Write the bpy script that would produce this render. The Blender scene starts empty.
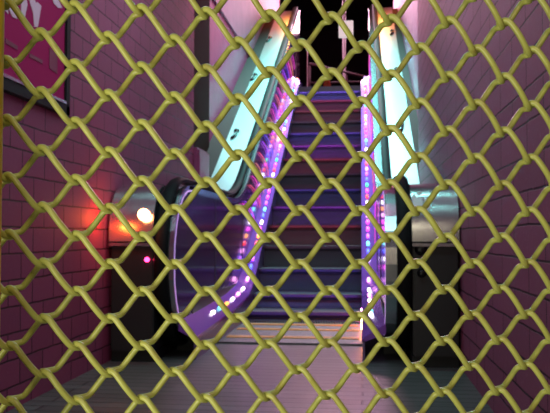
import bpy, bmesh, math, random
from mathutils import Vector, Matrix
random.seed(7)
sc = bpy.context.scene
C = sc.collection
PI = math.pi
R = math.radians

# ------------------------------------------------------------------ camera, world, lights, exposure
YAW, PITCH = 6.61, 2.18
cam_d = bpy.data.cameras.new('camera')
cam = bpy.data.objects.new('camera', cam_d); C.objects.link(cam)
cam.location = (0, 0, 0.70)
cam.rotation_euler = (R(90 + PITCH), 0, R(YAW))
cam_d.sensor_width = 36; cam_d.lens = 36 * 750 / 550
cam_d.clip_start = .02; cam_d.clip_end = 100
cam_d.dof.use_dof = True; cam_d.dof.focus_distance = .73; cam_d.dof.aperture_fstop = 28
sc.camera = cam

w = bpy.data.worlds.new('world'); sc.world = w; w.use_nodes = True
w.node_tree.nodes['Background'].inputs[0].default_value = (.55, .42, .62, 1)
w.node_tree.nodes['Background'].inputs[1].default_value = .08

def lamp(name, kind, loc, energy, col, size=.1, size_y=None, aim=None, spread=None):
    d = bpy.data.lights.new(name, kind); d.energy = energy; d.color = col
    if kind == 'AREA':
        d.size = size
        if size_y: d.shape = 'RECTANGLE'; d.size_y = size_y
        if spread: d.spread = R(spread)
    else:
        d.shadow_soft_size = size
    o = bpy.data.objects.new(name, d); C.objects.link(o); o.location = loc
    if aim is not None:
        o.rotation_euler = (Vector(aim) - Vector(loc)).to_track_quat('-Z', 'Y').to_euler()
    return o

WALL_L, WALL_R = -1.40, .515
# unseen fill lamps added near the viewer to brighten the wire fence
lamp('fence_fill', 'AREA', (-.62, -.15, .42), 9, (1, .98, .76), .7, .7, (-.05, .75, .68))
lamp('fence_fill_high', 'AREA', (.5, -.5, 1.9), 9, (1, .84, .62), .5, .5, (0, .75, .8))
# teal tubes over the escalator shaft and over the foot of the escalator
lamp('shaft_tube_light', 'AREA', (-.45, 9.9, 5.6), 120, (.26, 1, .94), .8, 3.4, (-.45, 8.9, 0), 65)
lamp('foot_tube_light', 'AREA', (-.45, 4.15, 2.9), 18, (.4, 1, .97), 1.9, .14, (-.45, 4.15, 0))
lamp('foot_tube_light', 'AREA', (-.45, 2.3, 2.9), 13, (.4, 1, .97), 1.9, .14, (-.45, 2.8, 0))
# rosy fill lamps added under the corridor ceiling to brighten the walls
lamp('corridor_fill', 'AREA', (-.75, 2.4, 2.9), 6, (1, .42, .80), .3, .3, (WALL_R, 3.2, .9))
lamp('corridor_fill', 'AREA', (-.1, 3.6, 2.9), 5, (1, .36, .72), .3, .3, (WALL_L, 4.6, 1.4))
# pink light of the upper storey falling down the shaft into the corridor
lamp('upper_storey_light', 'AREA', (-.45, 14.6, 5.2), 112, (1, .52, .68), 1.3, 1.0, (-.45, 4.0, .4))
lamp('shaft_pink_light', 'AREA', (-.45, 7.4, 5.0), 50, (1, .18, .55), 1.4, 1.4, (-.45, 5.6, 0))
lamp('landing_orange_light_left', 'POINT', (-1.2, 12.05, 4.72), 10, (1, .30, .06), .06)
lamp('landing_orange_light_right', 'POINT', (.36, 12.05, 4.72), 10, (1, .30, .06), .06)

sc.view_settings.view_transform = 'Standard'
sc.view_settings.look = 'None'
sc.view_settings.gamma = 1
sc.view_settings.use_curve_mapping = False
sc.view_settings.exposure = 0

# ------------------------------------------------------------------ materials
def mat(name, col, rough=.5, metal=0, spec=.5, emit=None, strength=0, noise=None, bump=None, coat=0):
    m = bpy.data.materials.new(name); m.use_nodes = True
    nt = m.node_tree; b = nt.nodes['Principled BSDF']
    b.inputs['Base Color'].default_value = (*col, 1)
    b.inputs['Roughness'].default_value = rough
    b.inputs['Metallic'].default_value = metal
    b.inputs['Specular IOR Level'].default_value = spec
    b.inputs['Coat Weight'].default_value = coat
    if emit:
        b.inputs['Emission Color'].default_value = (*emit, 1)
        b.inputs['Emission Strength'].default_value = strength
    tc = nt.nodes.new('ShaderNodeTexCoord')
    if noise:
        scale, col2, lo, hi = noise
        n = nt.nodes.new('ShaderNodeTexNoise'); n.inputs['Scale'].default_value = scale; n.inputs['Detail'].default_value = 6
        r = nt.nodes.new('ShaderNodeValToRGB')
        r.color_ramp.elements[0].position = lo; r.color_ramp.elements[0].color = (*col, 1)
        r.color_ramp.elements[1].position = hi; r.color_ramp.elements[1].color = (*col2, 1)
        nt.links.new(tc.outputs['Object'], n.inputs['Vector'])
        nt.links.new(n.outputs['Fac'], r.inputs['Fac']); nt.links.new(r.outputs['Color'], b.inputs['Base Color'])
    if bump:
        scale, dist = bump
        n2 = nt.nodes.new('ShaderNodeTexNoise'); n2.inputs['Scale'].default_value = scale
        bp = nt.nodes.new('ShaderNodeBump'); bp.inputs['Distance'].default_value = dist; bp.inputs['Strength'].default_value = .6
        nt.links.new(tc.outputs['Object'], n2.inputs['Vector'])
        nt.links.new(n2.outputs['Fac'], bp.inputs['Height']); nt.links.new(bp.outputs['Normal'], b.inputs['Normal'])
    return m

def brick_mat(name, c1, c2, mortar, joint_v=1.0, bump_d=.006, speck=(.5, .36, .42)):
    """painted brick, courses along world Y, .22 x .107 m"""
    m = bpy.data.materials.new(name); m.use_nodes = True
    nt = m.node_tree; N = nt.nodes; L = nt.links; b = N['Principled BSDF']
    b.inputs['Roughness'].default_value = .62; b.inputs['Specular IOR Level'].default_value = .3
    tc = N.new('ShaderNodeTexCoord'); sx = N.new('ShaderNodeSeparateXYZ'); cx = N.new('ShaderNodeCombineXYZ')
    L.new(tc.outputs['Object'], sx.inputs[0])
    ad = N.new('ShaderNodeMath'); ad.operation = 'ADD'; ad.inputs[1].default_value = .107 * 40 - .093 - .002
    L.new(sx.outputs['Z'], ad.inputs[0])
    L.new(sx.outputs['Y'], cx.inputs['X']); L.new(ad.outputs[0], cx.inputs['Y'])
    wob = N.new('ShaderNodeTexNoise'); wob.inputs['Scale'].default_value = 7
    L.new(tc.outputs['Object'], wob.inputs['Vector'])
    mixv = N.new('ShaderNodeVectorMath'); mixv.operation = 'MULTIPLY_ADD'
    mixv.inputs[1].default_value = (.010, .010, 0)
    L.new(wob.outputs['Color'], mixv.inputs[0]); L.new(cx.outputs[0], mixv.inputs[2])
    br = N.new('ShaderNodeTexBrick')
    br.inputs['Scale'].default_value = 1; br.inputs['Brick Width'].default_value = .22 if joint_v > .5 else .44
    br.inputs['Row Height'].default_value = .107; br.inputs['Mortar Size'].default_value = .0042
    br.inputs['Mortar Smooth'].default_value = .35
    br.inputs['Color1'].default_value = (*c1, 1); br.inputs['Color2'].default_value = (*c2, 1); br.inputs['Mortar'].default_value = (*mortar, 1)
    L.new(mixv.outputs[0], br.inputs['Vector'])
    n = N.new('ShaderNodeTexNoise'); n.inputs['Scale'].default_value = 60; n.inputs['Detail'].default_value = 8
    L.new(tc.outputs['Object'], n.inputs['Vector'])
    r = N.new('ShaderNodeValToRGB'); r.color_ramp.elements[0].position = .60; r.color_ramp.elements[1].position = .84
    r.color_ramp.elements[0].color = (0, 0, 0, 1); r.color_ramp.elements[1].color = (.7, .7, .7, 1)
    L.new(n.outputs['Fac'], r.inputs['Fac'])
    mx = N.new('ShaderNodeMix'); mx.data_type = 'RGBA'
    L.new(r.outputs['Color'], mx.inputs['Factor']); L.new(br.outputs['Color'], mx.inputs['A'])
    mx.inputs['B'].default_value = (*speck, 1)
    L.new(mx.outputs['Result'], b.inputs['Base Color'])
    inv = N.new('ShaderNodeMath'); inv.operation = 'SUBTRACT'; inv.inputs[0].default_value = 1
    L.new(br.outputs['Fac'], inv.inputs[1])
    ad2 = N.new('ShaderNodeMath'); ad2.operation = 'MULTIPLY_ADD'; ad2.inputs[1].default_value = .12
    n3 = N.new('ShaderNodeTexNoise'); n3.inputs['Scale'].default_value = 28; n3.inputs['Detail'].default_value = 4
    L.new(tc.outputs['Object'], n3.inputs['Vector'])
    L.new(n3.outputs['Fac'], ad2.inputs[0]); L.new(inv.outputs[0], ad2.inputs[2])
    bp = N.new('ShaderNodeBump'); bp.inputs['Distance'].default_value = bump_d; bp.inputs['Strength'].default_value = .9
    L.new(ad2.outputs[0], bp.inputs['Height']); L.new(bp.outputs['Normal'], b.inputs['Normal'])
    return m

def floor_mat():
    m = bpy.data.materials.new('floor_boards'); m.use_nodes = True
    nt = m.node_tree; N = nt.nodes; L = nt.links; b = N['Principled BSDF']
    tc = N.new('ShaderNodeTexCoord'); sx = N.new('ShaderNodeSeparateXYZ'); L.new(tc.outputs['Object'], sx.inputs[0])
    cx = N.new('ShaderNodeCombineXYZ'); L.new(sx.outputs['X'], cx.inputs['X']); L.new(sx.outputs['Y'], cx.inputs['Y'])
    br = N.new('ShaderNodeTexBrick'); br.inputs['Scale'].default_value = 1
    br.inputs['Brick Width'].default_value = 2.6; br.inputs['Row Height'].default_value = .085; br.inputs['Mortar Size'].default_value = .006
    br.inputs['Mortar Smooth'].default_value = .4
    br.inputs['Color1'].default_value = (.185, .18, .175, 1); br.inputs['Color2'].default_value = (.11, .108, .105, 1)
    br.inputs['Mortar'].default_value = (.03, .03, .03, 1)
    L.new(cx.outputs[0], br.inputs['Vector'])
    mp = N.new('ShaderNodeMapping'); mp.inputs['Scale'].default_value = (2.5, 40, 1); L.new(tc.outputs['Object'], mp.inputs['Vector'])
    n = N.new('ShaderNodeTexNoise'); n.inputs['Scale'].default_value = 1; n.inputs['Detail'].default_value = 6; L.new(mp.outputs[0], n.inputs['Vector'])
    mx = N.new('ShaderNodeMix'); mx.data_type = 'RGBA'; mx.blend_type = 'MULTIPLY'; mx.inputs['Factor'].default_value = .75
    r = N.new('ShaderNodeValToRGB'); r.color_ramp.elements[0].position = .3; r.color_ramp.elements[1].position = .7
    r.color_ramp.elements[0].color = (.45, .45, .45, 1); r.color_ramp.elements[1].color = (1, 1, 1, 1)
    L.new(n.outputs['Fac'], r.inputs['Fac']); L.new(br.outputs['Color'], mx.inputs['A']); L.new(r.outputs['Color'], mx.inputs['B'])
    L.new(mx.outputs['Result'], b.inputs['Base Color'])
    b.inputs['Roughness'].default_value = .36
    inv = N.new('ShaderNodeMath'); inv.operation = 'SUBTRACT'; inv.inputs[0].default_value = 1; L.new(br.outputs['Fac'], inv.inputs[1])
    ad2 = N.new('ShaderNodeMath'); ad2.operation = 'MULTIPLY_ADD'; ad2.inputs[1].default_value = .35
    L.new(n.outputs['Fac'], ad2.inputs[0]); L.new(inv.outputs[0], ad2.inputs[2])
    bp = N.new('ShaderNodeBump'); bp.inputs['Distance'].default_value = .003; bp.inputs['Strength'].default_value = .6
    L.new(ad2.outputs[0], bp.inputs['Height']); L.new(bp.outputs['Normal'], b.inputs['Normal'])
    return m

def ribbed_mat(name, col, rough, metal, axis='X', pitch=.012, depth=.004):
    m = mat(name, col, rough, metal)
    nt = m.node_tree; N = nt.nodes; L = nt.links; b = N['Principled BSDF']
    tc = N.new('ShaderNodeTexCoord'); wv = N.new('ShaderNodeTexWave'); wv.bands_direction = axis
    wv.inputs['Scale'].default_value = 1 / pitch / 3.183
    L.new(tc.outputs['Object'], wv.inputs['Vector'])
    bp = N.new('ShaderNodeBump'); bp.inputs['Distance'].default_value = depth; bp.inputs['Strength'].default_value = .5
    L.new(wv.outputs['Fac'], bp.inputs['Height']); L.new(bp.outputs['Normal'], b.inputs['Normal'])
    return m

def brushed(name, col, rough):
    m = mat(name, col, rough, 1)
    nt = m.node_tree; N = nt.nodes; L = nt.links; b = N['Principled BSDF']
    tc = N.new('ShaderNodeTexCoord'); mp = N.new('ShaderNodeMapping'); mp.inputs['Scale'].default_value = (1.5, 60, 60)
    n = N.new('ShaderNodeTexNoise'); n.inputs['Scale'].default_value = 4; n.inputs['Detail'].default_value = 4
    L.new(tc.outputs['Object'], mp.inputs['Vector']); L.new(mp.outputs[0], n.inputs['Vector'])
    bp = N.new('ShaderNodeBump'); bp.inputs['Distance'].default_value = .001; bp.inputs['Strength'].default_value = .25
    L.new(n.outputs['Fac'], bp.inputs['Height']); L.new(bp.outputs['Normal'], b.inputs['Normal'])
    return m

M = {}
M['brick_left'] = brick_mat('painted_brick_left', (.34, .064, .145), (.28, .052, .122), (.05, .014, .024), 1, speck=(.42, .13, .22))
M['brick_right'] = brick_mat('painted_brick_right', (.36, .10, .185), (.30, .084, .155), (.04, .013, .02), .3, .009, speck=(.55, .26, .36))
M['shaft_paint'] = mat('pink_shaft_plaster', (.46, .065, .20), .6, noise=(6, (.37, .05, .16), .35, .7), bump=(30, .004))
M['upper_tone'] = mat('paler_upper_wall', (.44, .17, .27), .6, noise=(5, (.36, .14, .22), .35, .7))  # paler colour above a level line on the left shaft wall
M['shaft_paint_r'] = mat('mottled_shaft_plaster', (.42, .085, .20), .55, noise=(16, (.55, .20, .34), .42, .72), bump=(22, .008))
M['column'] = mat('brown_column_paint', (.035, .014, .012), .9, spec=.05)
M['floor'] = floor_mat()
M['black'] = mat('black_void_paint', (.012, .011, .013), .8)
M['curb'] = mat('grey_filler_panel', (.12, .09, .085), .8, spec=.1)
M['steel'] = brushed('brushed_steel', (.74, .78, .78), .25)
M['deck'] = brushed('satin_aluminium_deck', (.80, .84, .84), .38)
M['chrome'] = mat('chrome_trim', (.62, .62, .66), .22, 1)
M['rubber'] = mat('black_rubber', (.010, .010, .011), .6, spec=.12, bump=(60, .0006))
M['dark_panel'] = mat('dark_box_panel', (.05, .047, .05), .38, .5)
M['plinth'] = mat('black_plinth', (.012, .012, .013), .5)
M['glass'] = mat('dark_purple_acrylic', (.085, .026, .14), .16, 0, .5, coat=.5)
M['riser'] = ribbed_mat('ribbed_dark_riser', (.085, .08, .09), .5, .1)
M['tread'] = ribbed_mat('ribbed_step_tread', (.10, .06, .085), .5, .2)
M['plate'] = ribbed_mat('ribbed_landing_plate', (.15, .13, .14), .45, .4, 'Y', .03, .006)
M['yellow'] = mat('orange_reflection_paint', (.90, .33, .03), .4, noise=(40, (.6, .24, .05), .5, .7))  # orange light reflected off the plate, put into a colour
M['skirt'] = mat('grey_skirt_steel', (.22, .14, .32), .28, .6)
M['inner'] = mat('violet_spill_deck', (.32, .085, .58), .24, .15, coat=.3)  # violet spill of the LEDs put into the deck's colour
M['black_gloss'] = mat('black_knob', (.01, .01, .01), .25)
M['glare'] = mat('white_glare_patch', (.85, .87, .86), .6)  # glare on the steel, drawn as flat white
M['wire'] = mat('yellow_green_vinyl', (.52, .53, .125), .32, noise=(45, (.40, .33, .07), .56, .76), bump=(90, .0006))
M['post'] = mat('yellow_post_paint', (.90, .62, .015), .45)
M['frame'] = mat('black_poster_frame', (.012, .011, .013), .65, spec=.2)
M['poster'] = mat('magenta_poster_paper', (.47, .018, .125), .8, spec=.1)
M['letter'] = mat('pale_pink_lettering', (.90, .58, .72), .6)
M['smallprint'] = mat('dark_poster_print', (.20, .012, .055), .5)
M['silver'] = mat('silver_bead', (.7, .7, .75), .25, 1)
M['grey'] = mat('grey_rail_metal', (.16, .12, .15), .6, 0)
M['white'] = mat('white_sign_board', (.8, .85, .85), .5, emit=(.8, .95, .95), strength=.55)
M['orange'] = mat('orange_cone_plastic', (.9, .22, .04), .5)
M['cream'] = mat('pale_post_paint', (.6, .55, .6), .5)

def glow(name, col, s):
    return mat('glow_' + name, tuple(.2 * c for c in col), .4, emit=col, strength=s * .38)
LED = {'magenta': glow('magenta', (1, .06, .75), 9), 'pink': glow('pink', (1, .35, .85), 10), 'red': glow('red', (1, .05, .06), 8),
       'orange': glow('orange', (1, .32, .06), 9), 'green': glow('green', (.08, 1, .35), 5), 'cyan': glow('cyan', (.2, .85, 1), 7),
       'blue': glow('blue', (.08, .10, 1), 9), 'white': glow('white', (1, .85, 1), 11), 'violet': glow('violet', (.45, .08, 1), 9)}
NEON = {'magenta': glow('fibre_magenta', (1, .05, .62), 3.06), 'red': glow('fibre_red', (1, .09, .16), 2.45), 'orange': glow('fibre_orange', (1, .32, .16), 2.18),
        'violet': glow('fibre_violet', (.42, .06, 1), 3.06), 'blue': glow('fibre_blue', (.10, .08, 1), 2.86)}

# ------------------------------------------------------------------ mesh helpers
def obj(name, bm, m, parent=None, smooth=False):
    me = bpy.data.meshes.new(name); bmesh.ops.recalc_face_normals(bm, faces=bm.faces[:])
    bm.to_mesh(me); bm.free()
    if smooth:
        for p in me.polygons: p.use_smooth = True
    me.materials.append(m)
    o = bpy.data.objects.new(name, me); C.objects.link(o)
    if parent:
        o.parent = parent
        o.matrix_parent_inverse = Matrix.Identity(4)
        o.location = -Vector(root_loc(parent))
    return o
def root_loc(p):
    v = Vector((0, 0, 0))
    while p: v = v + Vector(p.location); p = p.parent
    return v
def tag(o, label=None, cat=None, group=None, kind=None):
    for k, v in (('label', label), ('category', cat), ('group', group), ('kind', kind)):
        if v: o[k] = v
    return o
def thing(name, label, cat, loc=(0, 0, 0), group=None):
    o = bpy.data.objects.new(name, None); C.objects.link(o); o.location = loc; o.empty_display_size = .1
    return tag(o, label, cat, group)
def struct(name, bm, m):
    return tag(obj(name, bm, m), kind='structure')
def bx(bm, x0, x1, y0, y1, z0, z1, bev=0):
    vs = [bm.verts.new(c) for c in ((x0, y0, z0), (x1, y0, z0), (x1, y1, z0), (x0, y1, z0), (x0, y0, z1), (x1, y0, z1), (x1, y1, z1), (x0, y1, z1))]
    fs = [bm.faces.new([vs[i] for i in f]) for f in ((0, 3, 2, 1), (4, 5, 6, 7), (0, 1, 5, 4), (1, 2, 6, 5), (2, 3, 7, 6), (3, 0, 4, 7))]
    if bev:
        es = {e for f in fs for e in f.edges}
        bmesh.ops.bevel(bm, geom=list(es), offset=bev, segments=2, affect='EDGES')
    return bm
def box(*a, bev=0):
    return bx(bmesh.new(), *a, bev=bev)
def prism_yz(bm, pts, x0, x1):
    """closed outline in the Y-Z plane given a width in X"""
    a = [bm.verts.new((x0, y, z)) for y, z in pts]; b = [bm.verts.new((x1, y, z)) for y, z in pts]
    bm.faces.new(a); bm.faces.new(b[::-1]); n = len(pts)
    for i in range(n): bm.faces.new((a[i], a[(i + 1) % n], b[(i + 1) % n], b[i]))
    return bm
def ribbon(bm, top, bot, x0, x1, xb0=None, xb1=None):
    """solid between two polylines of (y,z) with equal counts, spanning x0..x1"""
    rings = []
    for (yt, zt), (yb, zb) in zip(top, bot):
        rings.append([bm.verts.new(c) for c in ((x0, yt, zt), (x1, yt, zt), (x1 if xb1 is None else xb1, yb, zb), (x0 if xb0 is None else xb0, yb, zb))])
    for a, b in zip(rings, rings[1:]):
        for i in range(4): bm.faces.new((a[i], a[(i + 1) % 4], b[(i + 1) % 4], b[i]))
    bm.faces.new(rings[0]); bm.faces.new(rings[-1][::-1])
    return bm
def tube(bm, pts, rad, n=8, caps=True, ell=None, upv=None):
    pts = [Vector(p) for p in pts]; rings = []; prev = None
    for i, p in enumerate(pts):
        t = (pts[min(i + 1, len(pts) - 1)] - pts[max(i - 1, 0)]).normalized()
        if prev is None:
            u = Vector(upv) if upv else (Vector((0, 0, 1)) if abs(t.z) < .9 else Vector((1, 0, 0)))
        else: u = prev
        u = (u - t * u.dot(t)).normalized(); prev = u; v = t.cross(u)
        ru, rv = (rad, rad) if ell is None else ell
        rings.append([bm.verts.new(p + u * ru * math.cos(2 * PI * k / n) + v * rv * math.sin(2 * PI * k / n)) for k in range(n)])
    for a, b in zip(rings, rings[1:]):
        for k in range(n): bm.faces.new((a[k], a[(k + 1) % n], b[(k + 1) % n], b[k]))
    if caps: bm.faces.new(rings[0][::-1]); bm.faces.new(rings[-1])
    return bm
def lathe(bm, prof, origin=(0, 0, 0), axis=(0, 0, 1), n=20):
    q = Vector((0, 0, 1)).rotation_difference(Vector(axis)); o = Vector(origin); rings = []
    for r, h in prof:
        rings.append([bm.verts.new(o + q @ Vector((r * math.cos(2 * PI * k / n), r * math.sin(2 * PI * k / n), h))) for k in range(n)])
    for a, b in zip(rings, rings[1:]):
        for k in range(n): bm.faces.new((a[k], a[(k + 1) % n], b[(k + 1) % n], b[k]))
    bm.faces.new(rings[0][::-1]); bm.faces.new(rings[-1])
    return bm
def smooth_path(pts, r=.25, seg=6):
    """round the inner corners of a (y,z) polyline"""
    out = [pts[0]]
    for a, b, c in zip(pts, pts[1:], pts[2:]):
        va = Vector(a) - Vector(b); vc = Vector(c) - Vector(b); d = min(r, va.length / 2.01, vc.length / 2.01)
        p0 = Vector(b) + va.normalized() * d; p1 = Vector(b) + vc.normalized() * d
        for k in range(seg + 1):
            t = k / seg; out.append(tuple((1 - t) ** 2 * p0 + 2 * t * (1 - t) * Vector(b) + t * t * p1))
    out.append(pts[-1]); return out

# ------------------------------------------------------------------ setting
WL, WR = -1.40, .515             # corridor walls
SL, SR = -1.56, .60              # shaft walls, set back
struct('floor', box(-1.7, 1.2, -2.5, 12, -.12, 0), M['floor'])
struct('wall_left', box(WL - .3, WL, 1.12, 6.15, 0, 2.95), M['brick_left'])
struct('wall_right', box(WR, WR + .3, 1.12, 6.9, 0, 3.4), M['brick_right'])
bm = box(SL - .3, SL, 7.5, 14, 0, 3.19); struct('wall_left_shaft', bm, M['shaft_paint'])
struct('wall_left_upper', box(SL - .3, SL + .025, 7.5, 14, 3.19, 6.2), M['upper_tone'])
struct('wall_right_shaft', box(SR, SR + .3, 6.9, 14, 0, 6.2), M['shaft_paint_r'])
struct('trim_1', box(SL - .2, SL + .015, 6.15, 7.5, 0, 6.2), M['column'])           # dark column between corridor and shaft
struct('trim_2', box(WL - .12, WL + .045, 6.16, 6.6, 0, 1.44, bev=.02), M['shaft_paint'])
struct('ceiling', box(-1.7, .85, 1.12, 6.1, 2.95, 3.1), M['black'])
struct('ceiling_upper', box(-6, 6, 5.5, 20.3, 6.2, 6.4), M['black'])
struct('wall_back_upper', box(-6, 6, 20, 20.3, 2.75, 6.2), M['black'])
struct('floor_upper', box(-6, 6, 11.62, 20, 2.70, 2.92), M['black'])
struct('wall_front_upper', box(-1.86, .9, 5.5, 5.7, 3.1, 6.2), M['shaft_paint'])

# ------------------------------------------------------------------ escalator
E = 'escalator'
esc = thing(E, 'narrow escalator climbing between brick walls with colour lit steps and glowing sides', 'escalator', (-.465, 6.35, 0))
XL, XR = -.93, 0.0               # step edges
NOS = lambda y: .577 * (y - 6.35) + .2
deckline = smooth_path([(4.4, .985), (6.39, .985), (12.42, 4.466)], .45, 8)
ledline = smooth_path([(4.16, .13), (5.55, .165), (6.28, .225), (11.25, 3.05), (12.0, 3.06)], .25, 5)

# steps: each a ribbed riser and tread
step_cols = {-1: (.16, .07, 1, .2), 0: (.16, .10, 1, .35), 1: (.12, .12, 1, .45), 2: (.5, .35, .55, .12), 3: (1, .12, .22, .42), 4: (.42, .08, 1, .9), 5: (.14, .13, 1, .6), 6: (.45, .4, .5, .14),
             7: (1, .10, .20, .50), 8: (.52, .07, 1, 1.15), 9: (.16, .12, 1, 1.2), 10: (.5, .4, .5, .22), 11: (1, .22, .28, .55), 12: (1, .12, .40, .8), 13: (.20, .16, 1, 2.3)}
for k in range(-1, 14):
    y = 6.35 + .346 * k; z = .2 + .2 * k
    if k == -1: z = .085
    if k == 13: z = 2.79
    zb = .002 if k <= -1 else (.2 + .2 * (k - 1) if k > 0 else .085)
    st = obj('step', box(XL + .006, XR - .006, y + .012, y + .36, z - .05, z - .028), M['black'], esc)
    # riser: gently bowed outline
    pts = [(y + .012 + .028 * math.sin(PI * t / 8 * .5 + PI * .5) * (t / 8) , z - .02 - (z - .02 - zb) * t / 8) for t in range(9)]
    pts = [(y + .010 + .022 * math.sin(PI * t / 8), z - .02 - (z - .02 - zb) * t / 8) for t in range(9)]
    out = pts + [(y + .09, zb), (y + .09, z - .02)]
    obj('riser', prism_yz(bmesh.new(), out, XL + .008, XR - .008), M['riser'], st)
    obj('tread', box(XL + .006, XR - .006, y - .006, y + .335, z - .026, z, bev=.005), M['tread'], st)
    c = step_cols[k]
    if c[3] > 0:   # unseen lamp added to tint the riser in place of LED spill
        l = lamp('riser_fill', 'AREA', ((XL + XR) / 2, y - .035, z - .012), c[3] * .75, c[:3], .86, .02, ((XL + XR) / 2, y + .03, zb + .03))
        l.parent = None
# landing plate and comb
bm = bmesh.new(); bx(bm, XL - .01, XR + .01, 4.80, 6.0, -.0, .012, bev=.003)
plate = obj('landing_plate', bm, M['plate'], esc)
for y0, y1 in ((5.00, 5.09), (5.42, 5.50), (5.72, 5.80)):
    obj('reflection_stripe', box(XL + .02, XR - .02, y0, y1, .012, .017), M['yellow'], plate)  # stripes painted where the plate reflects orange light
bm = bmesh.new()
for i in range(46):
    x = XL + .015 + i * (XR - XL - .03) / 45
    bx(bm, x - .004, x + .004, 5.86, 6.0, .012, .026)
obj('comb_teeth', bm, M['tread'], plate)
obj('upper_plate', box(XL - .02, XR + .02, 11.19, 11.62, 2.80, 2.93), M['plate'], esc)

cyc = ['magenta', 'pink', 'orange', 'white', 'red', 'magenta', 'green', 'blue', 'violet', 'pink', 'red', 'orange', 'magenta', 'white', 'blue', 'cyan', 'violet', 'magenta']
def arclen(path):
    s = [0]
    for a, b in zip(path, path[1:]): s.append(s[-1] + math.dist(a, b))
    return s
def at_len(path, s, L):
    for i in range(len(path) - 1):
        if s[i + 1] >= L:
            t = (L - s[i]) / (s[i + 1] - s[i]); a, b = path[i], path[i + 1]
            return (a[0] + (b[0] - a[0]) * t, a[1] + (b[1] - a[1]) * t, math.atan2(b[1] - a[1], b[0] - a[0]))
    return (*path[-1], 0)

def offset(path, d):
    out = []
    for i, p in enumerate(path):
        a = path[max(i - 1, 0)]; b = path[min(i + 1, len(path) - 1)]
        l = math.dist(a, b) or 1; ty, tz = (b[0] - a[0]) / l, (b[1] - a[1]) / l
        out.append((p[0] - tz * d, p[1] + ty * d))
    return out

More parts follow.
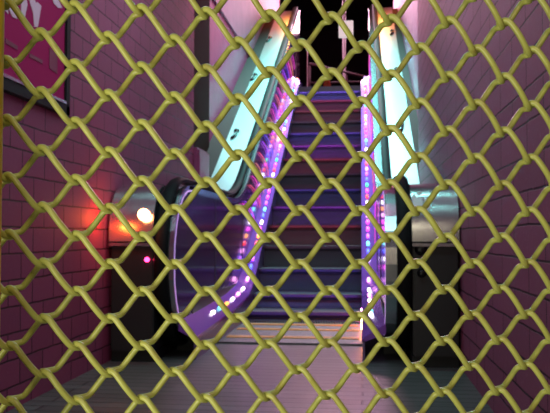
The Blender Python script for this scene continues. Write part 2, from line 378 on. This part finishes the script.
def side(s, xs, xp, xrail, xd0, xd1, xwall, cyc0):
    """s = -1 left, +1 right; xs step edge, xp acrylic panel, xrail handrail axis, xd0..xd1 outer deck"""
    # skirt plate beside the steps
    bot = [(y, 0 if y < 6.6 else max(0, z - .42)) for y, z in ledline]
    obj('skirt_panel', ribbon(bmesh.new(), [(y, z - .004) for y, z in ledline], bot, xs, xs + s * .012), M['skirt'], esc)
    # sloping inner deck carrying the lamps
    a = [(y, z) for y, z in ledline]; bm = bmesh.new(); rings = []
    for y, z in a:
        rings.append([bm.verts.new(c) for c in ((xs - s * .004, y, z), (xp, y, z + .085), (xp, y, z + .03), (xs - s * .004, y, z - .02))])
    for p, q in zip(rings, rings[1:]):
        for i in range(4): bm.faces.new((p[i], p[(i + 1) % 4], q[(i + 1) % 4], q[i]))
    bm.faces.new(rings[0]); bm.faces.new(rings[-1][::-1])
    inner = obj('inner_deck', bm, M['inner'], esc)
    # lamps along the inner deck
    sl = arclen(ledline); n = 50
    for i in range(n):
        L = .70 + i * .25 if i < 7 else 2.42 + (i - 7) * (sl[-1] - 2.85) / (n - 8)
        y, z, ang = at_len(ledline, sl, L)
        d = Vector((0, math.cos(ang), math.sin(ang)))
        p = Vector((xs + (xp - xs) * .42, y, z + .046))
        bm = bmesh.new(); tube(bm, [p - d * .026, p - d * .02, p + d * .02, p + d * .026], .013, 8)
        col = cyc[(i + cyc0) % len(cyc)] if i > 6 else ['white', 'cyan', 'orange', 'white', 'pink', 'white', 'pink', 'white'][i % 8]
        obj('lamp', bm, LED[col], inner, True)
    # acrylic balustrade panel, rounded at the newel
    rail_in = []
    newel = [(4.85, .10)]
    cy, cz, ry, rz = 4.55, .545, .50, .43
    for k in range(13):
        t = -PI / 2 - PI * k / 12
        newel.append((cy + ry * math.copysign(abs(math.cos(t)) ** .75, math.cos(t)), cz + rz * math.sin(t)))
    top = [(y, z) for y, z in offset(deckline, -.01) if y > 5.0]
    out = newel + top + [(12.42, 3.10)] + [(y, z + .05) for y, z in reversed(ledline) if y > 4.9]
    bm = bmesh.new(); prism_yz(bm, out, xp, xp + s * .02)
    panel = obj('balustrade_panel', bm, M['glass'], esc)
    # panel joints, and a glowing tube for the reflection on the newel trim
    for yj in (5.22, 6.42):
        obj('panel_joint', box(min(xp - s * .004, xp), max(xp - s * .004, xp), yj, yj + .008, .24, .95), M['dark_panel'], panel)
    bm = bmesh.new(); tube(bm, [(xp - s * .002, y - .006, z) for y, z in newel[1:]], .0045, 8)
    obj('edge_glint', bm, glow('edge', (.75, .42, 1), 2.2), panel, True)
    # light fibres curving down inside the panel
    rng = random.Random(3 + s)
    cols = ['magenta', 'violet', 'red', 'magenta', 'orange', 'red', 'violet', 'blue', 'magenta', 'orange']
    for i in range(21):
        y0 = 6.30 + i * .215 + rng.uniform(-.05, .05)
        i0 = y0; zt = .577 * y0 - 2.74 if y0 > 6.45 else .97
        ln = rng.uniform(.55, .8); y1 = y0 + ln; ze = NOS(y1) + .12
        drop = zt - ze
        pts = []
        for k in range(13):
            t = PI / 2 * k / 12
            pts.append((xp - s * .012, y0 + ln * math.sin(t), zt - drop * (1 - math.cos(t))))
        bm = bmesh.new(); tube(bm, pts, rng.choice((.003, .0035, .0045)), 6)
        obj('light_fibre', bm, NEON[cols[i % len(cols)]], panel, True)
    # chrome cap along the top of the panel
    cap = [(y, z) for y, z in deckline if y > 4.0]
    xa, xb = xp - s * .004, xrail - s * .035
    obj('chrome_cap', ribbon(bmesh.new(), offset(cap, .012), offset(cap, -.03), xa, xb), M['chrome'], esc)
    # newel track behind the handrail
    loop = [(4.95, .06)] + [(cy + (ry + .035) * math.copysign(abs(math.cos(t)) ** .75, math.cos(t)), cz + (rz + .03) * math.sin(t)) for t in [-PI / 2 - PI * k / 16 for k in range(17)]]
    obj('newel_track', ribbon(bmesh.new(), loop, [(cy + (y - cy) * .95, cz + (z - cz) * .95) for y, z in loop], xa, xb), M['chrome'], esc)
    # handrail: up round the newel, along, up the slope
    base = [(5.1, .035)] + [(cy + (ry + .045) * math.copysign(abs(math.cos(t)) ** .75, math.cos(t)), cz + (rz + .06) * math.sin(t)) for t in [-PI / 2 - PI * k / 20 for k in range(21)]]
    rail = base + [(y, z + .05) for y, z in deckline if y > 4.9]
    bm = bmesh.new(); tube(bm, [(xrail, y, z) for y, z in rail], .02, 14, ell=(.022, .039), upv=(0, 0, 1) if False else None)
    obj('handrail', bm, M['rubber'], esc, True)
    # solid newel base under the handrail
    obj('newel_base', box(min(xa, xrail + s * .03), max(xa, xrail + s * .03), 4.5, 6.3, 0, .30), M['plinth'], esc)
    # outer deck
    dk = [(y, z) for y, z in deckline]
    lo, hi = min(xd0, xd1), max(xd0, xd1)
    deck = obj('outer_deck', ribbon(bmesh.new(), dk, offset(dk, -.05), lo, hi), M['deck'], esc)
    obj('deck_side', ribbon(bmesh.new(), offset(dk, -.05), [(y, max(0, z - .9)) for y, z in dk], min(xd0, xd0 + s * .03), max(xd0, xd0 + s * .03)), M['dark_panel'], esc)
    fl = [(y, z) for y, z in deckline if y > 6.73]
    if s < 0: fl = [(6.73, fl[0][1] - .01)] + fl
    obj('wall_filler', ribbon(bmesh.new(), offset(fl, -.02), offset(fl, -.3), min(xd1, xwall), max(xd1, xwall)), M['curb'], esc)
    knobs = ((7.78, -1.307), (9.42, -1.344), (10.95, -1.343)) if s < 0 else ((7.88, .412), (11.1, .455), (9.5, .44))
    for y, x in knobs:
        z = .577 * y - 2.70; bm = bmesh.new(); n = Vector((0, -.5, .866)); p = Vector((x, y, z + .0))
        lathe(bm, [(.030, -.004), (.030, .02), (.022, .03)], p, n, 12)
        tube(bm, [p + n * .012 + Vector((.006, .0, .0)), p + n * .014 + Vector((.006, -.07, -.040)), p + n * .012 + Vector((-.008, -.13, -.075)), p + n * .008 + Vector((-.028, -.17, -.098))], .016, 8)
        obj('anti_slide_knob', bm, M['black_gloss'], deck, True)
    # box that ends the deck: curved steel hood over a dark lower panel
    hood = [(6.35, .985), (4.42, .985)]
    for k in range(13):
        t = PI / 2 * k / 12; hood.append((4.26 - .26 * math.sin(t) ** .9, .665 + .32 * math.cos(t) ** .8 if t < PI / 2 - .01 else .665))
    bm = prism_yz(bmesh.new(), hood + [(4.06, .655), (6.35, .655)], lo, hi)
    hood_o = obj('box_hood', bm, M['steel'], esc, True); hood_o.data.set_sharp_from_angle(angle=R(40))
    obj('hood_bead', box(lo, hi, 3.992, 4.03, .640, .657, bev=.004), M['chrome'], hood_o)
    pan = obj('box_panel', box(lo + .004, hi - .004, 4.03, 4.6, .06, .64, bev=.008), M['dark_panel'], esc)
    obj('box_plinth', box(lo, hi, 4.06, 6.3, 0, .06), M['plinth'], esc)
    return hood_o, pan

hoodL, panL = side(-1, XL, -1.03, -1.092, -1.135, -1.385, SL, 0)
hoodR, panR = side(1, XR, .128, .222, .262, .505, SR, 5)

# glowing discs added on the right skirt to tint the landing plate
for x, d in ((XR - .001, -1),):
    for y, z, col, st in ((5.62, .075, (1, .34, .06), 150), (5.98, .10, (1, .10, .55), 110), (5.25, .07, (1, .25, .10), 80)):
        bm = bmesh.new(); lathe(bm, [(.022, 0), (.022, .004), (.014, .008)], (x, y, z), (d, 0, 0), 12)
        obj('plate_fill_disc', bm, mat('glow_plate_fill', (.1, .1, .1), emit=col, strength=st), esc)
# fittings on the newel boxes
bm = bmesh.new(); lathe(bm, [(.034, 0), (.034, .02), (.030, .03)], (-1.185, 4.035, .805), (0, -1, .15), 20)
obj('lamp_base', bm, M['chrome'], hoodL, True)
bm = bmesh.new(); lathe(bm, [(.031, .0), (.033, .02), (.029, .038), (.016, .05), (.003, .053)], (-1.185, 4.01, .809), (0, -1, .15), 20)
tag(obj('indicator_lamp', bm, glow('indicator', (1, .30, .10), 70), hoodL, True), 'round orange red warning lamp')
lamp('indicator_lamp_light', 'POINT', (-1.34, 3.82, .79), 1.5, (1, .10, .012), .03)
bm = bmesh.new(); lathe(bm, [(.013, 0), (.013, .01), (.006, .014)], (-1.175, 4.03, .565), (0, -1, 0), 12)
tag(obj('status_light', bm, glow('status', (1, .03, .16), 30), panL, True), 'small glowing red status light')
bm = bmesh.new(); lathe(bm, [(.006, 0), (.006, .006)], (-1.137, 4.03, .565), (0, -1, 0), 8)
obj('status_light', bm, glow('status_dim', (1, .03, .10), 1.5), panL, True)
for x, z, r in ((.308, .625, .026), (.312, .500, .020)):
    bm = bmesh.new(); lathe(bm, [(r * 1.25, 0), (r * 1.25, .006), (r, .008), (r * .9, .03), (r * .6, .034)], (x, 4.03, z), (0, -1, 0), 16)
    obj('key_switch', bm, M['black_gloss'], panR, True)
def hood_y(z):    # front of the hood at height z
    c = max(0, min(1, (z - .665) / .32)) ** (1 / .8); t = math.acos(c); return 4.26 - .26 * math.sin(t) ** .9
def patch(poly, parent, name, m):
    bm = bmesh.new()
    bm.faces.new([bm.verts.new((x, 0, z)) for x, z in poly])
    bmesh.ops.triangulate(bm, faces=bm.faces[:]); bmesh.ops.subdivide_edges(bm, edges=bm.edges[:], cuts=4, use_grid_fill=True)
    top = bm.faces[:]; ext = bmesh.ops.extrude_face_region(bm, geom=top)
    back = {e for e in ext['geom'] if isinstance(e, bmesh.types.BMVert)}
    for v in bm.verts: v.co.y = hood_y(v.co.z) - (.0035 if v in back else .0005)
    return obj(name, bm, m, parent)
for poly in (((.268, .915), (.282, .925), (.290, .90), (.310, .905), (.322, .875), (.318, .835), (.296, .825), (.285, .85), (.270, .845)),
             ((.335, .895), (.360, .89), (.362, .845), (.345, .825), (.330, .85)),
             ((.292, .922), (.318, .935), (.322, .925), (.300, .912))):
    patch(poly, hoodR, 'glare_patch', M['glare'])  # white patches painted in for glare on the hood

# ------------------------------------------------------------------ wire fence
def cam_axes():
    th, ph = R(YAW), R(PITCH)
    f = Vector((-math.sin(th) * math.cos(ph), math.cos(th) * math.cos(ph), math.sin(ph)))
    r = Vector((math.cos(th), math.sin(th), 0)); u = r.cross(f); return r, u, f
SCALE = 1.2
# plane of the mesh: it bellies a little towards the viewer and hangs slightly unevenly
FO = Vector((-.0911, .7190, .7247))
U = Vector((math.cos(R(13.8)), math.sin(R(13.8)), 0)); V = Vector((0, 0, 1)); Nn = Vector((U.y, -U.x, 0))   # Nn points to the viewer
def sat(v, m): return m * math.tanh(v / m)
SAGX = [.75, 2.08, -.74, -.67, .08, -.46, -.18, -1.07, .46, .17]; SAGY = [1.33, -.35, -2.34, .32, .79, .21, -.02, -1.27, .43, .76]
def node(i, j):
    """position of a knuckle: column i, row j (row counted downwards)"""
    u = max(-1.1, min(1.25, (i - 8) / 8)); v = max(-1.15, min(1.15, (j - 7) / 7)); k = .725 / 750
    B = [u ** a * v ** b for a in range(4) for b in range(4 - a)]
    dx = sum(c * q for c, q in zip(SAGX, B)) * k; dy = sum(c * q for c, q in zip(SAGY, B)) * k
    sx = (i - 8) * .030 + dx - (.0034 * ((min(i, 18) - 8) / 7) ** 2 if i > 8 else 0); sz = -(j - 7) * .02615 - dy
    return FO + U * sx + V * sz + Nn * (sat(sz, .22) * .090 if abs(sz) < 9 else 0)
fence = thing('wire_fence', 'yellow green chain link fence closing off the corridor in front of the escalator', 'fence', (FO.x, FO.y, 0))
WR_ = .0030; G = .0100
J0, J1, I0, I1 = -38, 33, -38, 26
def spline(cp, n):
    out = []
    P = [2 * cp[0] - cp[1]] + cp + [2 * cp[-1] - cp[-2]]
    for i in range(1, len(P) - 2):
        p0, p1, p2, p3 = P[i - 1:i + 3]
        for k in range(n):
            t = k / n
            out.append(.5 * (2 * p1 + (p2 - p0) * t + (2 * p0 - 5 * p1 + 4 * p2 - p3) * t * t + (3 * p1 - p0 - 3 * p2 + p3) * t ** 3))
    return out
# one turn of the flattened spiral (units: 1/31 of a column, 1/27 of a row): front strand, then back strand
FRONT = [(-2.6, -1.9, 0), (.2, -2.9, .6), (5.2, -.9, .9), (14.5, 11.4, 1.12), (23.4, 23.2, .9), (28, 27.6, .55)]
BACK = [(32.6, 28.9, 0), (29.2, 28.9, -.25), (25.8, 30.0, -.38), (22.8, 33.6, -.46), (11.6, 48.8, -.46), (7.6, 51.2, -.38), (2, 52.2, -.24)]
for c in range(I0, I1):
    cps = []; j = J0 + (J0 + c) % 2
    near = -6 < c < 20
    while j < J1:
        a, b, d = node(c, j), node(c + 1, j + 1), node(c, j + 2)
        for seq, base in ((FRONT, a), (BACK, d)):
            D = b - a if seq is FRONT else b - d
            du = D.dot(U); rest = D - U * du
            for x, y, dep in seq:
                fy = y / 27 if seq is FRONT else (54 - y) / 27
                cps.append(base + U * du * x / 31 + rest * fy + Nn * G * dep)
        j += 2
    bm = bmesh.new(); tube(bm, spline(cps, 3 if near else 1), WR_, 8 if near else 5)
    obj('wire', bm, M['wire'], fence, True)
def post(x, y, r, h, name, lab=None):
    bm = bmesh.new(); lathe(bm, [(r, .0), (r, h), (r * .8, h + .012), (r * .3, h + .02)], (x, y, 0), (0, 0, 1), 24)
    o = obj(name, bm, M['post'], fence, True)
    if lab: o['label'] = lab
post(-.334, .608, .026, 2.02, 'post', 'bright yellow painted post')
pr = node(I1 - 1, 7) + U * .06; post(pr.x, pr.y, .026, 2.02, 'post')
pl = node(I0, 7) - U * .05; post(pl.x, pl.y, .026, 2.02, 'post')
bm = bmesh.new(); tube(bm, [(pl.x, pl.y, 1.97), (pr.x, pr.y, 1.97)], .02, 12); obj('top_rail', bm, M['post'], fence, True)

# ------------------------------------------------------------------ poster case on the left wall
px = WL
pc = thing('poster_case', 'black framed glass case holding a magenta poster on the left brick wall', 'poster', (px, 3.0, 1.32))
Y0, Y1, Z0, Z1 = 2.25, 3.42, 1.26, 2.45
bm = bmesh.new()
bx(bm, px, px + .022, Y0, Y0 + .05, Z0, Z1, bev=.006); bx(bm, px, px + .022, Y1 - .055, Y1, Z0, Z1, bev=.006)
bx(bm, px, px + .022, Y0, Y1, Z0, Z0 + .055, bev=.006); bx(bm, px, px + .022, Y0, Y1, Z1 - .05, Z1, bev=.006)
obj('frame', bm, M['frame'], pc)
obj('bead', box(px + .012, px + .024, Y0 + .05, Y1 - .05, Z0 + .055, Z0 + .068), M['silver'], pc)
paper = obj('paper', box(px, px + .012, Y0 + .04, Y1 - .045, Z0 + .05, Z1 - .04), M['poster'], pc)
def wall_pt(x, y):    # table units on the poster -> (Y, Z) on its face
    tx, ty = (x - 275) / 750, (206.5 - y) / 750
    th, ph = R(YAW), R(PITCH)
    f = Vector((-math.sin(th) * math.cos(ph), math.cos(th) * math.cos(ph), math.sin(ph))); r = Vector((math.cos(th), math.sin(th), 0)); u = r.cross(f)
    d = f + r * tx + u * ty; k = 1.388 / -d.x
    return d.y * k, .70 + d.z * k
def stroke(poly, m, name):
    bm = bmesh.new(); q = [wall_pt(*p) for p in poly]; n = len(q)
    a = [bm.verts.new((px + .0145, y, z)) for y, z in q]; b = [bm.verts.new((px + .011, y, z)) for y, z in q]
    bm.faces.new(a); bm.faces.new(b[::-1])
    for i in range(n): bm.faces.new((a[i], a[(i + 1) % n], b[(i + 1) % n], b[i]))
    obj(name, bm, m, paper)
stroke([(2, -16), (7, -14), (11, -8), (9, -1), (17, 19), (12, 17), (8, 8), (7, 6), (8, 14), (4, 10), (1, -2)], M['letter'], 'letter')
stroke([(14, -14), (30, -8), (30, -3), (25.5, -4), (27, 4), (24.5, 17), (21, 12), (20.5, -5), (14, -9)], M['letter'], 'letter')
stroke([(27, -8), (32, -6), (35.5, 3), (37, 2), (41, 6), (39.5, 14), (37.5, 27), (34, 27), (33, 14), (29, 1)], M['letter'], 'letter')
stroke([(50, -6), (56, -4), (62, 8), (58, 8), (54, 4)], M['letter'], 'letter')
for p in ([(5, 38), (17, 46), (17, 50), (5, 43)], [(29, 53), (42, 60), (42, 64), (29, 57)], [(49, 48), (57, 53), (57, 74), (49, 68)]):
    stroke(p, M['smallprint'], 'print_block')

# ------------------------------------------------------------------ things on the upper landing
fz = 2.92
cone = thing('traffic_cone', 'small orange traffic cone on the dark upper landing behind the top step', 'cone', (-.57, 12.5, fz))
bm = bmesh.new(); bx(bm, -.72, -.42, 12.35, 12.65, fz, fz + .03, bev=.008); obj('base', bm, M['black_gloss'], cone)
bm = bmesh.new(); lathe(bm, [(.11, .03), (.03, .46), (.022, .475)], (-.57, 12.5, fz)); obj('body', bm, M['orange'], cone, True)
pole = thing('ceiling_pole', 'slim grey pole standing on the upper landing with a white sign board', 'pole', (-.315, 14, fz))
bm = bmesh.new(); lathe(bm, [(.10, 0), (.10, .02), (.032, .03), (.032, 3.27)], (-.315, 14, fz), n=14); obj('shaft', bm, M['grey'], pole, True)
sg = thing('hanging_sign', 'blank white rectangular sign board fixed to the slim grey pole', 'sign', (-.27, 13.93, 4.38))
obj('board', box(-.415, -.145, 13.915, 13.945, 4.38, 4.70, bev=.004), M['white'], sg)
obj('bracket', box(-.335, -.295, 13.94, 13.97, 4.5, 4.56), M['grey'], sg)
rl = thing('landing_railing', 'grey sloping metal railing crossing behind the top of the escalator', 'railing', (-.2, 13.7, fz))
bm = bmesh.new(); tube(bm, [(-.95, 13.7, 3.86), (.48, 13.7, 3.48)], .02, 8); obj('sloping_rail', bm, M['grey'], rl, True)
bm = bmesh.new(); tube(bm, [(-1.0, 13.7, 3.50), (.48, 13.7, 3.50)], .014, 8); obj('lower_rail', bm, M['grey'], rl, True)
for x, h in ((-.95, .90), (-.62, .8), (-.27, .70), (.1, .60), (.46, .5)):
    bm = bmesh.new(); lathe(bm, [(.02, 0), (.02, h)], (x, 13.7, fz), n=10); obj('baluster', bm, M['grey'], rl, True)
tp = thing('light_pole', 'thin pale pole with a white cap at the left head of the escalator', 'pole', (-.93, 12.9, fz))
bm = bmesh.new(); lathe(bm, [(.06, 0), (.06, .015), (.009, .03), (.009, .98)], (-.93, 12.9, fz), n=10); obj('stem', bm, M['cream'], tp, True)
bm = bmesh.new(); lathe(bm, [(.012, .98), (.02, 1.0), (.02, 1.12), (.008, 1.16)], (-.93, 12.9, fz), n=12); obj('cap', bm, M['white'], tp, True)
